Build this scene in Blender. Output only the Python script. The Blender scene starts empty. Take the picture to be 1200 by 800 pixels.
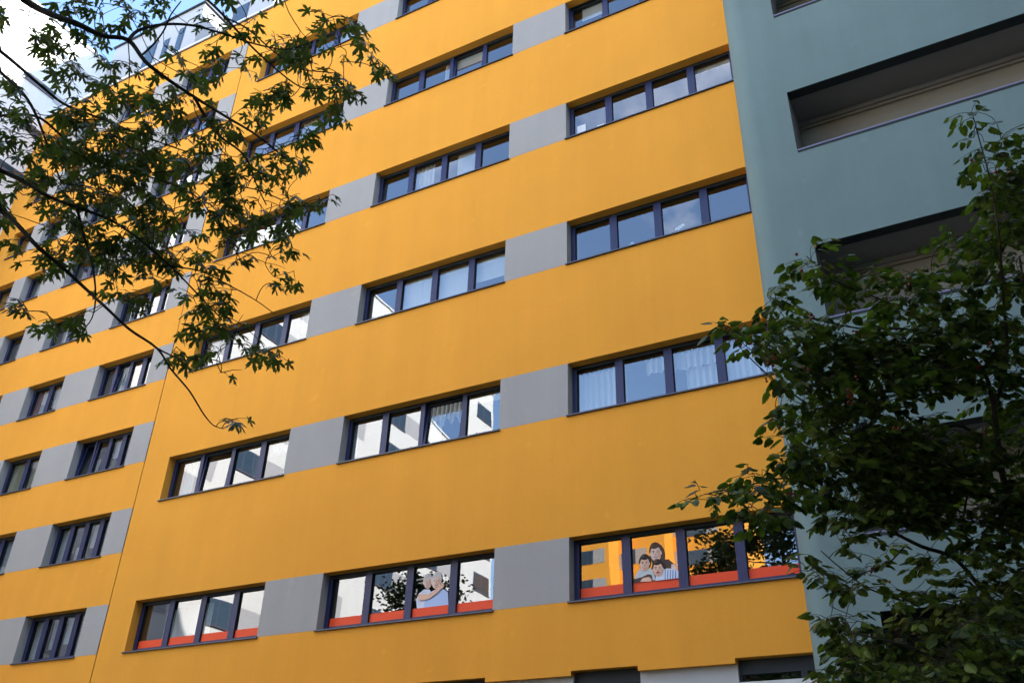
import bpy, bmesh, math, random
from mathutils import Vector, Matrix
random.seed(7)
R = math.radians
scene = bpy.context.scene
col = scene.collection

# ------------------------------------------------------------------ camera
CAM = Vector((7.924, -16.925, 1.65))
YAW, PITCH, ROLL, FPX = R(29.156), R(30.619), R(1.677), 1064.57
fw = Vector((-math.sin(YAW)*math.cos(PITCH), math.cos(YAW)*math.cos(PITCH), math.sin(PITCH)))
_r = fw.cross(Vector((0, 0, 1))).normalized(); _u = _r.cross(fw)
rt = _r*math.cos(ROLL) + _u*math.sin(ROLL)
up = _u*math.cos(ROLL) - _r*math.sin(ROLL)
cam = bpy.data.cameras.new('camera'); camo = bpy.data.objects.new('camera', cam); col.objects.link(camo)
M = Matrix((rt, up, -fw)).transposed().to_4x4(); M.translation = CAM
camo.matrix_world = M
cam.sensor_width = 36; cam.sensor_fit = 'HORIZONTAL'; cam.lens = FPX/1200*36
cam.clip_start = .05; cam.clip_end = 3000
scene.camera = camo

def at(px, py, d):
    """world point seen at photo pixel (px, py), d metres out: used to lay out the limbs of the two near trees"""
    return CAM + (fw + rt*((px-600)/FPX) + up*((400-py)/FPX))*d

# ------------------------------------------------------------------ sky, sun, exposure
SUN_AZ, SUN_EL = R(29), R(36)          # azimuth from +x towards +y
sd = Vector((math.cos(SUN_AZ)*math.cos(SUN_EL), math.sin(SUN_AZ)*math.cos(SUN_EL), math.sin(SUN_EL)))
w = bpy.data.worlds.new('World'); scene.world = w; w.use_nodes = True
N = w.node_tree.nodes; L = w.node_tree.links; N.clear()
out = N.new('ShaderNodeOutputWorld'); bg = N.new('ShaderNodeBackground')
sky = N.new('ShaderNodeTexSky'); sky.sky_type = 'NISHITA'; sky.sun_disc = False
sky.sun_elevation = SUN_EL; sky.sun_rotation = R(90)-SUN_AZ
sky.air_density = 1.0; sky.dust_density = .3; sky.ozone_density = 2.4
bg.inputs['Strength'].default_value = .15
tc = N.new('ShaderNodeTexCoord'); sp = N.new('ShaderNodeSeparateXYZ'); L.new(tc.outputs['Generated'], sp.inputs[0])
mx = N.new('ShaderNodeMath'); mx.operation = 'MAXIMUM'; mx.inputs[1].default_value = 0.0; L.new(sp.outputs['Z'], mx.inputs[0])
ad = N.new('ShaderNodeMath'); ad.operation = 'ADD'; ad.inputs[1].default_value = .22; L.new(mx.outputs[0], ad.inputs[0])
cb = N.new('ShaderNodeCombineXYZ')
for k, a in enumerate('XY'):
    dv = N.new('ShaderNodeMath'); dv.operation = 'DIVIDE'; L.new(sp.outputs[a], dv.inputs[0]); L.new(ad.outputs[0], dv.inputs[1]); L.new(dv.outputs[0], cb.inputs[k])
nz = N.new('ShaderNodeTexNoise'); nz.inputs['Scale'].default_value = 1.3; nz.inputs['Detail'].default_value = 9; nz.inputs['Roughness'].default_value = .58
nz.inputs['Distortion'].default_value = .35
off = N.new('ShaderNodeVectorMath'); off.operation = 'ADD'; off.inputs[1].default_value = (-26.16, 15.49, 5.47)
L.new(cb.outputs[0], off.inputs[0]); L.new(off.outputs[0], nz.inputs['Vector'])
cr = N.new('ShaderNodeValToRGB'); cr.color_ramp.elements[0].position = .53; cr.color_ramp.elements[1].position = .64
L.new(nz.outputs['Fac'], cr.inputs[0])
mixc = N.new('ShaderNodeMixRGB'); L.new(cr.outputs[0], mixc.inputs[0]); L.new(sky.outputs[0], mixc.inputs[1]); mixc.inputs[2].default_value = (4.6, 4.8, 5.4, 1)
L.new(mixc.outputs[0], bg.inputs[0]); L.new(bg.outputs[0], out.inputs[0])

sl = bpy.data.lights.new('sun', 'SUN'); sl.energy = 4.2; sl.angle = R(.5); sl.color = (1, .95, .86)
so = bpy.data.objects.new('sun', sl); col.objects.link(so)
so.rotation_euler = sd.to_track_quat('Z', 'Y').to_euler()
scene.view_settings.view_transform = 'Standard'; scene.view_settings.look = 'None'
scene.view_settings.exposure = 2.27; scene.view_settings.gamma = 1
scene.view_settings.use_curve_mapping = False
scene.cycles.max_bounces = 8; scene.cycles.diffuse_bounces = 4; scene.cycles.glossy_bounces = 4
scene.cycles.transparent_max_bounces = 12; scene.cycles.transmission_bounces = 4

# ------------------------------------------------------------------ materials
MATS = {}
def mat(name, c, rough=.8, spec=.3, noise=None, bump=None, metal=0, tint=None):
    """noise=(scale, amount): broad uneven weathering; bump=(scale, strength): fine relief"""
    if name in MATS: return MATS[name]
    m = bpy.data.materials.new(name); m.use_nodes = True; MATS[name] = m
    n = m.node_tree.nodes; l = m.node_tree.links; b = n['Principled BSDF']
    b.inputs['Base Color'].default_value = (*c, 1); b.inputs['Roughness'].default_value = rough
    b.inputs['Specular IOR Level'].default_value = spec; b.inputs['Metallic'].default_value = metal
    t = n.new('ShaderNodeTexCoord')
    if noise:
        a = n.new('ShaderNodeTexNoise'); a.inputs['Scale'].default_value = noise[0]; a.inputs['Detail'].default_value = 8; a.inputs['Roughness'].default_value = .65
        l.new(t.outputs['Object'], a.inputs['Vector'])
        r = n.new('ShaderNodeMapRange'); r.inputs[1].default_value = .3; r.inputs[2].default_value = .7
        r.inputs[3].default_value = 1-noise[1]; r.inputs[4].default_value = 1+noise[1]; l.new(a.outputs['Fac'], r.inputs[0])
        x = n.new('ShaderNodeVectorMath'); x.operation = 'SCALE'; x.inputs[0].default_value = c; l.new(r.outputs[0], x.inputs['Scale'])
        l.new(x.outputs[0], b.inputs['Base Color'])
    if bump:
        a = n.new('ShaderNodeTexNoise'); a.inputs['Scale'].default_value = bump[0]; a.inputs['Detail'].default_value = 4
        l.new(t.outputs['Object'], a.inputs['Vector'])
        bm = n.new('ShaderNodeBump'); bm.inputs['Strength'].default_value = bump[1]; bm.inputs['Distance'].default_value = .01
        l.new(a.outputs['Fac'], bm.inputs['Height']); l.new(bm.outputs[0], b.inputs['Normal'])
    return m

def render_mat(name, c, streak=.042):
    """painted render: broad mottling, faint vertical rain streaks, a few paler scuffs, fine grain"""
    m = mat(name, c, .92, .15); n = m.node_tree.nodes; l = m.node_tree.links; b = n['Principled BSDF']
    t = n.new('ShaderNodeTexCoord')
    def noise(scale, detail, vec=None, rough=.6):
        a = n.new('ShaderNodeTexNoise'); a.inputs['Scale'].default_value = scale; a.inputs['Detail'].default_value = detail; a.inputs['Roughness'].default_value = rough
        if vec:
            mp = n.new('ShaderNodeMapping'); mp.inputs['Scale'].default_value = vec; l.new(t.outputs['Object'], mp.inputs[0]); l.new(mp.outputs[0], a.inputs['Vector'])
        else: l.new(t.outputs['Object'], a.inputs['Vector'])
        return a.outputs['Fac']
    def rng(src, a0, a1, b0, b1):
        r = n.new('ShaderNodeMapRange'); l.new(src, r.inputs[0])
        for i, v in enumerate((a0, a1, b0, b1)): r.inputs[i+1].default_value = v
        return r.outputs[0]
    def mul(a, b2):
        q = n.new('ShaderNodeMath'); q.operation = 'MULTIPLY'; l.new(a, q.inputs[0]); l.new(b2, q.inputs[1]); return q.outputs[0]
    f = mul(rng(noise(.35, 5), .3, .7, 1-streak, 1+streak), rng(noise(1.0, 6, (1.6, 1.6, .12)), .3, .7, 1-streak*.7, 1+streak*.7))
    f = mul(f, rng(noise(14, 3), .3, .7, .985, 1.015))
    f = mul(f, rng(noise(1.1, 2), .70, .80, 1.0, 1.10))
    f = mul(f, rng(noise(2.6, 5), .64, .74, 1.0, 1.10)); f = mul(f, rng(noise(1.7, 7, (2.2, 2.2, .25), .7), .58, .78, 1.0, .94))
    x = n.new('ShaderNodeVectorMath'); x.operation = 'SCALE'; x.inputs[0].default_value = c; l.new(f, x.inputs['Scale']); l.new(x.outputs[0], b.inputs['Base Color'])
    bm = n.new('ShaderNodeBump'); bm.inputs['Strength'].default_value = .4; bm.inputs['Distance'].default_value = .006
    l.new(noise(60, 5, None, .7), bm.inputs['Height']); l.new(bm.outputs[0], b.inputs['Normal'])
    return m

ORANGE = render_mat('orange_render', (.87, .368, .047))
GREY = render_mat('grey_render', (.395, .370, .345), .045)
TEAL = render_mat('teal_render', (.185, .25, .24), .075)
WHITE = render_mat('white_render', (.70, .70, .69), .03)
PALE = render_mat('pale_grey_render', (.42, .42, .44), .03)
BEIGE = render_mat('beige_render', (.27, .24, .19), .04)
GROUNDW = render_mat('ground_floor_render', (.52, .51, .50), .04)
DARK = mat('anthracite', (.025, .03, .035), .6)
SOFFIT = mat('soffit_grey', (.26, .24, .235), .85, noise=(.8, .08))
FRAME = mat('blue_grey_frame', (.024, .029, .095), .42, .4, noise=(3, .08))
SILLM = mat('metal_sill', (.085, .08, .105), .45, .5, noise=(3, .08))
METAL = mat('lilac_metal_trim', (.20, .19, .30), .4, .5)
COPING = mat('coping_metal', (.75, .77, .8), .4, .5)
ROOM = mat('room_interior', (.11, .10, .085), .9, noise=(.7, .2))
BLACK = mat('black_rubber_and_shade', (.012, .012, .014), .6)  # rubber seals, and the shade painted on the frame heads
RED = mat('red_film', (.90, .085, .02), .45, .25)
FARFRAME = mat('far_window_frame', (.07, .09, .14), .5)
ROOFM = mat('roof_gravel', (.22, .22, .21), .95, noise=(6, .2))

def glass(name, ior, tint, rough=0.0):
    m = bpy.data.materials.new(name); m.use_nodes = True; n = m.node_tree.nodes; l = m.node_tree.links; n.clear()
    o = n.new('ShaderNodeOutputMaterial'); mixs = n.new('ShaderNodeMixShader'); f = n.new('ShaderNodeMath'); f.operation = 'ADD'; f.inputs[1].default_value = ior
    lw = n.new('ShaderNodeLayerWeight'); lw.inputs[0].default_value = .5; pw_ = n.new('ShaderNodeMath'); pw_.operation = 'POWER'; pw_.inputs[1].default_value = 3.5
    l.new(lw.outputs['Facing'], pw_.inputs[0]); l.new(pw_.outputs[0], f.inputs[0])
    t = n.new('ShaderNodeBsdfTransparent'); t.inputs[0].default_value = (*tint, 1)
    g = n.new('ShaderNodeBsdfGlossy'); g.inputs['Roughness'].default_value = rough; g.inputs['Color'].default_value = (.97, .98, 1, 1)
    tcx = n.new('ShaderNodeTexCoord'); nn = n.new('ShaderNodeTexNoise'); nn.inputs['Scale'].default_value = 1.1; nn.inputs['Detail'].default_value = 1
    l.new(tcx.outputs['Object'], nn.inputs['Vector'])
    bm = n.new('ShaderNodeBump'); bm.inputs['Strength'].default_value = .25; bm.inputs['Distance'].default_value = .004
    l.new(nn.outputs['Fac'], bm.inputs['Height']); l.new(bm.outputs[0], g.inputs['Normal'])
    l.new(f.outputs[0], mixs.inputs[0]); l.new(t.outputs[0], mixs.inputs[1]); l.new(g.outputs[0], mixs.inputs[2]); l.new(mixs.outputs[0], o.inputs[0])
    return m
GLASS = glass('window_glass', .205, (.80, .84, .84))
FARGLASS = mat('far_glass', (.03, .05, .07), .06, .9)

def cloth(name, c, tr=.45):
    m = bpy.data.materials.new(name); m.use_nodes = True; n = m.node_tree.nodes; l = m.node_tree.links; n.clear()
    o = n.new('ShaderNodeOutputMaterial'); a = n.new('ShaderNodeMixShader'); a.inputs[0].default_value = tr
    d = n.new('ShaderNodeBsdfDiffuse'); d.inputs[0].default_value = (*c, 1); t = n.new('ShaderNodeBsdfTranslucent'); t.inputs[0].default_value = (*c, 1)
    l.new(d.outputs[0], a.inputs[1]); l.new(t.outputs[0], a.inputs[2]); l.new(a.outputs[0], o.inputs[0])
    return m
NET = cloth('net_curtain', (.82, .83, .80)); CREAM = cloth('cream_curtain', (.72, .66, .42)); ROSE = cloth('rose_curtain', (.38, .10, .10))
BLIND = cloth('pale_blind', (.80, .80, .76), .25); BROWNC = cloth('brown_curtain', (.25, .18, .13))

# ------------------------------------------------------------------ mesh helpers
class MB:
    def __init__(s): s.v = []; s.f = []; s.mi = []; s.mats = []; s.smooth = False
    def mid(s, m):
        if m not in s.mats: s.mats.append(m)
        return s.mats.index(m)
    def poly(s, pts, m):
        b = len(s.v); s.v += [tuple(p) for p in pts]; s.f.append(tuple(range(b, b+len(pts)))); s.mi.append(s.mid(m))
    def box(s, x0, x1, y0, y1, z0, z1, m, skip=''):
        b = len(s.v)
        s.v += [(x0,y0,z0),(x1,y0,z0),(x1,y1,z0),(x0,y1,z0),(x0,y0,z1),(x1,y0,z1),(x1,y1,z1),(x0,y1,z1)]
        for k, q in (('d',(3,2,1,0)),('u',(4,5,6,7)),('f',(0,1,5,4)),('r',(1,2,6,5)),('b',(2,3,7,6)),('l',(3,0,4,7))):
            if k not in skip: s.f.append(tuple(b+i for i in q)); s.mi.append(s.mid(m))
    def tube(s, pts, radii, m, seg=6, cap=True):
        n = len(pts); rings = []
        prev = None
        for i, p in enumerate(pts):
            t = (pts[min(i+1, n-1)] - pts[max(i-1, 0)])
            t = t.normalized() if t.length > 1e-9 else Vector((0,0,1))
            a = prev - t*prev.dot(t) if prev is not None else t.orthogonal()
            a = a.normalized() if a.length > 1e-6 else t.orthogonal().normalized()
            prev = a; c = t.cross(a); ring = []
            for k in range(seg):
                q = 2*math.pi*k/seg; ring.append(len(s.v)); s.v.append(tuple(p + (a*math.cos(q) + c*math.sin(q))*radii[i]))
            rings.append(ring)
        mi = s.mid(m)
        for i in range(n-1):
            for k in range(seg):
                s.f.append((rings[i][k], rings[i][(k+1)%seg], rings[i+1][(k+1)%seg], rings[i+1][k])); s.mi.append(mi)
        if cap:
            s.f.append(tuple(reversed(rings[0]))); s.mi.append(mi); s.f.append(tuple(rings[-1])); s.mi.append(mi)
    def mesh(s, name):
        me = bpy.data.meshes.new(name); me.from_pydata(s.v, [], s.f)
        for m in s.mats: me.materials.append(m)
        me.polygons.foreach_set('material_index', s.mi)
        if s.smooth: me.polygons.foreach_set('use_smooth', [True]*len(s.f))
        me.update(); return me
    def build(s, name, parent=None, loc=(0,0,0)):
        return link(name, s.mesh(name), parent, loc)

def link(name, me, parent=None, loc=(0,0,0), rot=None):
    o = bpy.data.objects.new(name, me); col.objects.link(o); o.location = loc
    if rot: o.rotation_euler = rot
    if parent is not None: o.parent = parent
    return o
def tag(o, label=None, cat=None, group=None, kind=None):
    if label: o['label'] = label
    if cat: o['category'] = cat
    if group: o['group'] = group
    if kind: o['kind'] = kind
    return o
def empty(name, loc=(0,0,0)):
    o = bpy.data.objects.new(name, None); col.objects.link(o); o.location = loc; o.empty_display_size = .3; return o

# ------------------------------------------------------------------ window kit (origin: lower left corner of the opening, facade plane y = 0)
REV = .27
_cache = {}
def cached(key, fn):
    if key not in _cache: _cache[key] = fn()
    return _cache[key]
def frame_mesh(W, H, n):
    def f():
        m = MB(); F = .055; y0, y1 = REV-.02, REV+.06
        m.box(0, W, y0, y1, 0, F, FRAME); m.box(0, W, y0, y1, H-.04, H, BLACK)  # head rail black: shade of the reveal put into its colour
        m.box(0, F, y0, y1, F, H-.04, FRAME); m.box(W-F, W, y0, y1, F, H-.04, FRAME)
        for i in range(1, n):
            x = W*i/n; m.box(x-.035, x+.035, y0, y1, F, H-.04, FRAME)
        return m.mesh('window_frame')
    return cached(('frame', round(W,3), round(H,3), n), f)
def pane_size(W, H, n, i):
    x0 = W*i/n + (.055 if i == 0 else .035); x1 = W*(i+1)/n - (.055 if i == n-1 else .035)
    return x0, x1, .055, H-.04
def sash_mesh(w_, h_):
    def f():
        m = MB(); F = .06; T = .045; y0, y1 = -.012, .052; g = .002
        m.box(g, w_-g, y0, y1, g, F, FRAME); m.box(g, w_-g, y0, y1, h_-T, h_-g, DARK)  # top rail dark as well: shade under the head painted in
        m.box(g, F, y0, y1, F, h_-T, FRAME); m.box(w_-F, w_-g, y0, y1, F, h_-T, FRAME)
        F2 = F+.008
        m.box(F, w_-F, y0+.02, y1-.01, F, F2, BLACK)
        m.box(F, F2, y0+.02, y1-.01, F2, h_-T, BLACK); m.box(w_-F2, w_-F, y0+.02, y1-.01, F2, h_-T, BLACK)
        return m.mesh('sash')
    return cached(('sash', round(w_,3), round(h_,3)), f)
def pane_mesh(w_, h_):
    def f():
        m = MB(); a = .067
        m.poly([(a-.01,.05,a-.01),(w_-a+.01,.05,a-.01),(w_-a+.01,.05,h_-.04),(a-.01,.05,h_-.04)], GLASS); return m.mesh('pane')
    return cached(('pane', round(w_,3), round(h_,3)), f)
def room_mesh(W, H):
    def f():
        m = MB(); y0, y1 = REV+.061, REV+2.4
        b = [(0,y0,0),(W,y0,0),(W,y1,-.6),(0,y1,-.6),(0,y0,H),(W,y0,H),(W,y1,H),(0,y1,H)]
        for q in ((0,1,2,3),(4,7,6,5),(1,5,6,2),(3,2,6,7),(0,3,7,4)): m.poly([b[i] for i in q], ROOM)
        return m.mesh('room_interior')
    return cached(('room', round(W,3), round(H,3)), f)
def sill_mesh(W):
    def f():
        m = MB(); y0, y1 = -.055, REV-.021
        v = [(-.03,y0,-.004),(W+.03,y0,-.004),(W+.0,y1,.03),(0,y1,.03),(-.03,y0,-.035),(W+.03,y0,-.035)]
        m.poly([v[0],v[1],v[2],v[3]], SILLM); m.poly([v[4],v[5],v[1],v[0]], SILLM)
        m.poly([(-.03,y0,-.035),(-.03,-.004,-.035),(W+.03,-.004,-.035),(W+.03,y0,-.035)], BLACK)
        m.poly([(-.03,y0,-.035),v[0],(-.03,-.004,.002),(-.03,-.004,-.035)], SILLM)
        m.poly([(W+.03,y0,-.035),(W+.03,-.004,-.035),(W+.03,-.004,.002),v[1]], SILLM)
        return m.mesh('sill')
    return cached(('sill', round(W,3)), f)
def curtain(x0, x1, z0, z1, m_, y=.42, amp=.034, scallop=0, tabs=0, per=.15, slope=0):
    """hanging cloth with folds; slope lets the lower hem run diagonally"""
    m = MB(); n = max(6, int((x1-x0)/.02)); cols = []
    for i in range(n+1):
        x = x0+(x1-x0)*i/n; ph = 2*math.pi*x/per
        yy = y + amp*math.sin(ph) + amp*.4*math.sin(2.3*ph+1)
        zb = z0 + slope*i/n + (scallop*abs(math.sin(ph/4)) if scallop else 0)
        b = len(m.v); m.v += [(x, yy*1.0, zb), (x, y+amp*.6*math.sin(ph), z1)]; cols.append(b)
    mi = m.mid(m_)
    for i in range(n): m.f.append((cols[i], cols[i+1], cols[i+1]+1, cols[i]+1)); m.mi.append(mi)
    if tabs:
        k = int((x1-x0)/.11)
        for i in range(k+1):
            x = x0+(x1-x0)*i/max(k,1); m.box(x-.012, x+.012, y-.004, y+.004, z1-.01, z1+.055, m_)
    m.smooth = True
    return m
def window(B, x, z, W, H, n, tilt={}, curtains=(), film=False, label=None, jitter=True):
    f = link('window', frame_mesh(W, H, n), B, (x, 0, z))
    if label: f['label'] = label
    link('sill', sill_mesh(W), f); link('room_interior', room_mesh(W, H), f)
    for i in range(n):
        x0, x1, a0, a1 = pane_size(W, H, n, i)
        rx = R(random.uniform(-.6, .6)) if jitter else 0; rz = R(random.uniform(-.7, .7)) if jitter else 0
        loc = (x0, REV-.008, a0)
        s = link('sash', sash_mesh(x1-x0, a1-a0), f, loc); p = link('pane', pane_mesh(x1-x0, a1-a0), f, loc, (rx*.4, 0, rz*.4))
        if i in tilt:
            t = R(tilt[i]); s.rotation_euler = (-t, 0, 0); p.rotation_euler = (-t, 0, 0)
    for (nm, m) in curtains: m.build(nm, f)
    if film:
        for i in range(n):
            x0, x1, a0, a1 = pane_size(W, H, n, i); m = MB()
            m.box(x0+.069, x1-.069, REV+.034, REV+.038, a0+.069, a0+.069+.20, RED); q = m.build('film_strip', f)
            q['label'] = 'red film strip along the foot of the pane'
    return f

# ------------------------------------------------------------------ facade wall sheet with openings and reveals
def facade(name, B, xs, zs, cell, ymat, y=0.0, rev=.33):
    m = MB(); xs = sorted(set(round(v, 4) for v in xs)); zs = sorted(set(round(v, 4) for v in zs))
    nx, nz = len(xs)-1, len(zs)-1
    C = [[cell((xs[i]+xs[i+1])/2, (zs[j]+zs[j+1])/2) for j in range(nz)] for i in range(nx)]
    for i in range(nx):
        for j in range(nz):
            x0, x1, z0, z1 = xs[i], xs[i+1], zs[j], zs[j+1]
            if C[i][j] == 'w': m.poly([(x0,y,z0),(x1,y,z0),(x1,y,z1),(x0,y,z1)], ymat)
            elif C[i][j] == 'o':
                d = y+rev
                if i > 0 and C[i-1][j] == 'w': m.poly([(x0,y,z0),(x0,y,z1),(x0,d,z1),(x0,d,z0)], ymat)
                if i < nx-1 and C[i+1][j] == 'w': m.poly([(x1,y,z0),(x1,d,z0),(x1,d,z1),(x1,y,z1)], ymat)
                if j < nz-1 and C[i][j+1] == 'w': m.poly([(x0,y,z1),(x1,y,z1),(x1,d,z1),(x0,d,z1)], ymat)
                if j > 0 and C[i][j-1] == 'w': m.poly([(x0,y,z0),(x0,d,z0),(x1,d,z0),(x1,y,z0)], ymat)
    return m.build(name, B)

# ------------------------------------------------------------------ ORANGE BUILDING
ob = tag(empty('orange_apartment_building'), 'tall orange rendered apartment block with grey bands between its blue framed window rows', 'building')
Z0, PIT, HW = 6.562, 4.2111, 1.352
ZD, PD, HD = 6.588, 2.8, 1.333
XJ0, XJ1 = -14.035, -14.0
ROOF, LEDGE, XL, XR = 31.90, 5.12, -27.0, 8.0
A_, B_, C_ = (0, 4.72), (-6.55, -1.80), (-12.97, -8.37)
D_, E_, F_, G_ = (-17.53, -14.91), (-21.18, -19.23), (-23.83, -22.61), (-25.86, -24.57)
GF = [(-4.2, -1.92), (0.02, 1.42), (3.3, 7.9)]
def cell_main(x, z):
    for a, b in GF:
        if a < x < b and z < 5.21: return 'o'
    for r in range(6):
        z0 = Z0+PIT*r
        if z0 < z < z0+HW:
            for a, b in (A_, B_, C_):
                if a < x < b: return 'o'
            if C_[1] < x < B_[0] or B_[1] < x < A_[0]: return 'p'
    return 'w'
def cell_left(x, z):
    for r in range(9):
        z0 = ZD+PD*r
        if z0 < z < z0+HD:
            for a, b in (D_, E_, F_, G_):
                if a < x < b: return 'o'
            if x > G_[1]: return 'p'
    return 'w'
zs = [LEDGE, 5.21, ROOF] + [v for r in range(6) for v in (Z0+PIT*r, Z0+PIT*r+HW)]
facade('facade_wall', ob, [XJ1, XR, *A_, *B_, *C_] + [v for g in GF for v in g], zs, cell_main, ORANGE)
zs = [LEDGE, ROOF] + [v for r in range(9) for v in (ZD+PD*r, ZD+PD*r+HD)]
facade('facade_wall', ob, [XL, XJ0, *D_, *E_, *F_, *G_], zs, cell_left, ORANGE)
m = MB(); m.box(XJ0-.001, XJ1+.001, .03, .05, LEDGE, ROOF, DARK); m.box(XJ0-.02, XJ0, .002, .03, LEDGE, ROOF, ORANGE); m.build('expansion_joint', ob)
# grey render panels between the windows of a row
def panel(x0, x1, z0, z1):
    m = MB(); m.box(x0, x1, -.003, .33, z0, z1, GREY); return m.build('render_panel', ob)
for r in range(6):
    for a, b in ((C_[1], B_[0]), (B_[1], A_[0])): panel(a, b, Z0+PIT*r, Z0+PIT*r+HW)
for r in range(9):
    for a, b in ((G_[1], F_[0]), (F_[1], E_[0]), (E_[1], D_[0]), (D_[1], XJ0)): panel(a, b, ZD+PD*r, ZD+PD*r+HD)
# body behind the facade sheet
m = MB()
m.box(XL, XR, .34, 14, 0, ROOF-.02, ROOFM, skip='fd'); m.build('building_body', ob)
m = MB(); e_ = [XL] + [v for g in GF for v in g] + [XR]
for i in range(0, len(e_), 2): m.poly([(e_[i],0,LEDGE),(e_[i],.119,LEDGE),(e_[i+1],.119,LEDGE),(e_[i+1],0,LEDGE)], ORANGE)
m.build('ledge_soffit', ob)
m = MB(); m.box(XL, XR, -.07, .38, ROOF, ROOF+.10, COPING); m.build('roof_coping', ob)
m = MB(); m.box(XL, XR, -.02, -.002, ROOF-.05, ROOF-.001, DARK); m.build('coping_drip', ob)
# ground floor
def cell_g(x, z):
    for a, b in GF:
        if a < x < b: return 'o' if z > 3.2 else 'w'
    return 'w'
gw = facade('ground_floor_wall', ob, [XL, XR] + [v for g in GF for v in g], [0, 3.2, 5.119], cell_g, GROUNDW, y=.12, rev=.25)
for i, (a, b) in enumerate(GF):
    top = 5.2 if i < 2 else 5.2
    m = MB(); m.box(a, b, .2, .27, 4.95, top, DARK); m.box(a, b, .2, .27, 3.2, 3.28, DARK)
    k = max(1, round((b-a)/1.2))
    for q in range(k+1):
        x = a+(b-a)*q/k; m.box(max(a, x-.05), min(b, x+.05), .2, .27, 3.28, 4.95, DARK)
    f = m.build('shop_window', ob)
    m = MB(); m.box(a+.01, b-.01, .235, .24, 3.29, 4.94, GLASS, skip='lrud'); m.build('pane', f)
    m = MB(); m.box(a, b, .29, 2.6, 3.0, 5.21, ROOM, skip='f'); m.build('room_interior', f)
m = MB(); m.box(3.32, 7.9, .06, .19, 4.62, 4.80, WHITE); m.build('awning_box', ob)

# windows of the main section
def nets(W, i, n=4):
    a, b = W*i/n+.07, W*(i+1)/n-.07; return a, b
for r in range(6):
    z = Z0+PIT*r
    for key, (a, b) in (('A', A_), ('B', B_), ('C', C_)):
        W = b-a; cur = []; tilt = {}; film = (r == 0)
        P = [nets(W, i) for i in range(4)]
        def add(i, mt, f0=0, f1=1, z0=.05, z1=HW-.1, nm='curtain', **k):
            p0, p1 = P[i]; cur.append((nm, curtain(p0+(p1-p0)*f0, p0+(p1-p0)*f1, z0, z1, mt, **k)))
        if key == 'A' and r == 1:
            add(0, NET, .05, 1, tabs=1, z1=HW-.17); add(1, NET, .52, 1, z0=.80, z1=HW-.17, scallop=.05, tabs=1)
            add(1, NET, 0, .05, z1=HW-.2, amp=.008)
            add(2, NET, 0, 1, z0=.72, z1=HW-.17, scallop=.06, tabs=1); add(2, NET, .25, 1, z1=.80, y=.5); add(3, NET, 0, 1, tabs=1, z1=HW-.17)
        if key == 'B' and r == 1:
            add(2, NET, .02, 1, z0=.62, z1=HW-.12, scallop=.22, per=.13); add(2, NET, .02, .35, z0=.1, z1=HW-.15, y=.5)
            tilt[2] = 6
        if key == 'C' and r == 1:
            add(3, NET, .1, .9, z0=.85, z1=HW-.1, scallop=.1); tilt[1] = 3
        if key == 'B' and r == 2:
            add(1, BLIND, 0, 1, amp=.002, nm='blind'); add(2, BLIND, 0, 1, amp=.002, nm='blind'); add(3, BLIND, 0, 1, z0=.55, amp=.002, nm='blind'); add(0, BROWNC, 0, .12)
        if key == 'B' and r == 3: add(1, NET, .0, .65, z0=.08); add(2, NET, .3, 1, z0=.3, amp=.004)
        if key == 'C' and r == 0: add(1, BLIND, 0, 1, z0=.3, amp=.006, nm='blind', y=.7); add(0, BLIND, .2, 1, z0=.2, amp=.006, nm='blind', y=.9)
        if key == 'C' and r == 2: add(0, NET, 0, .5); add(3, NET, .4, 1, z0=.6)
        if key == 'C' and r == 3: add(0, BROWNC, 0, .2); add(0, NET, .3, 1, z0=.2)
        if key == 'A' and r == 4: add(0, BLIND, .3, 1, z0=.75, amp=.003, nm='blind'); tilt[0] = 3
        if key == 'C' and r == 4: add(2, NET, .1, .8)
        if key == 'C' and r == 5: add(3, BLIND, 0, 1, z0=.5, amp=.003, nm='blind')
        if key == 'C' and r == 1: add(0, BLIND, 0, .5, z0=.1, y=.6); add(2, BROWNC, .7, 1)
        if key == 'B' and r == 1: add(0, NET, 0, .12); add(3, BLIND, 0, 1, z0=1.05, amp=.002, nm='blind')
        if key == 'B' and r == 4: add(1, NET, .7, 1); add(2, BLIND, 0, 1, z0=.85, amp=.002, nm='blind'); tilt[2] = 4
        if key == 'A' and r == 3: add(2, NET, .1, .5, z0=.05, z1=.5, amp=.01); add(3, BLIND, 0, 1, z0=1.1, amp=.002, nm='blind')
        if key == 'A' and r == 2: add(0, BROWNC, 0, .08, amp=.008); add(3, NET, .92, 1)
        if key == 'C' and r == 5: tilt[1] = 3; add(1, NET, 0, .6)
        window(ob, a, z, W, HW, 4, tilt, cur, film)
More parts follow.
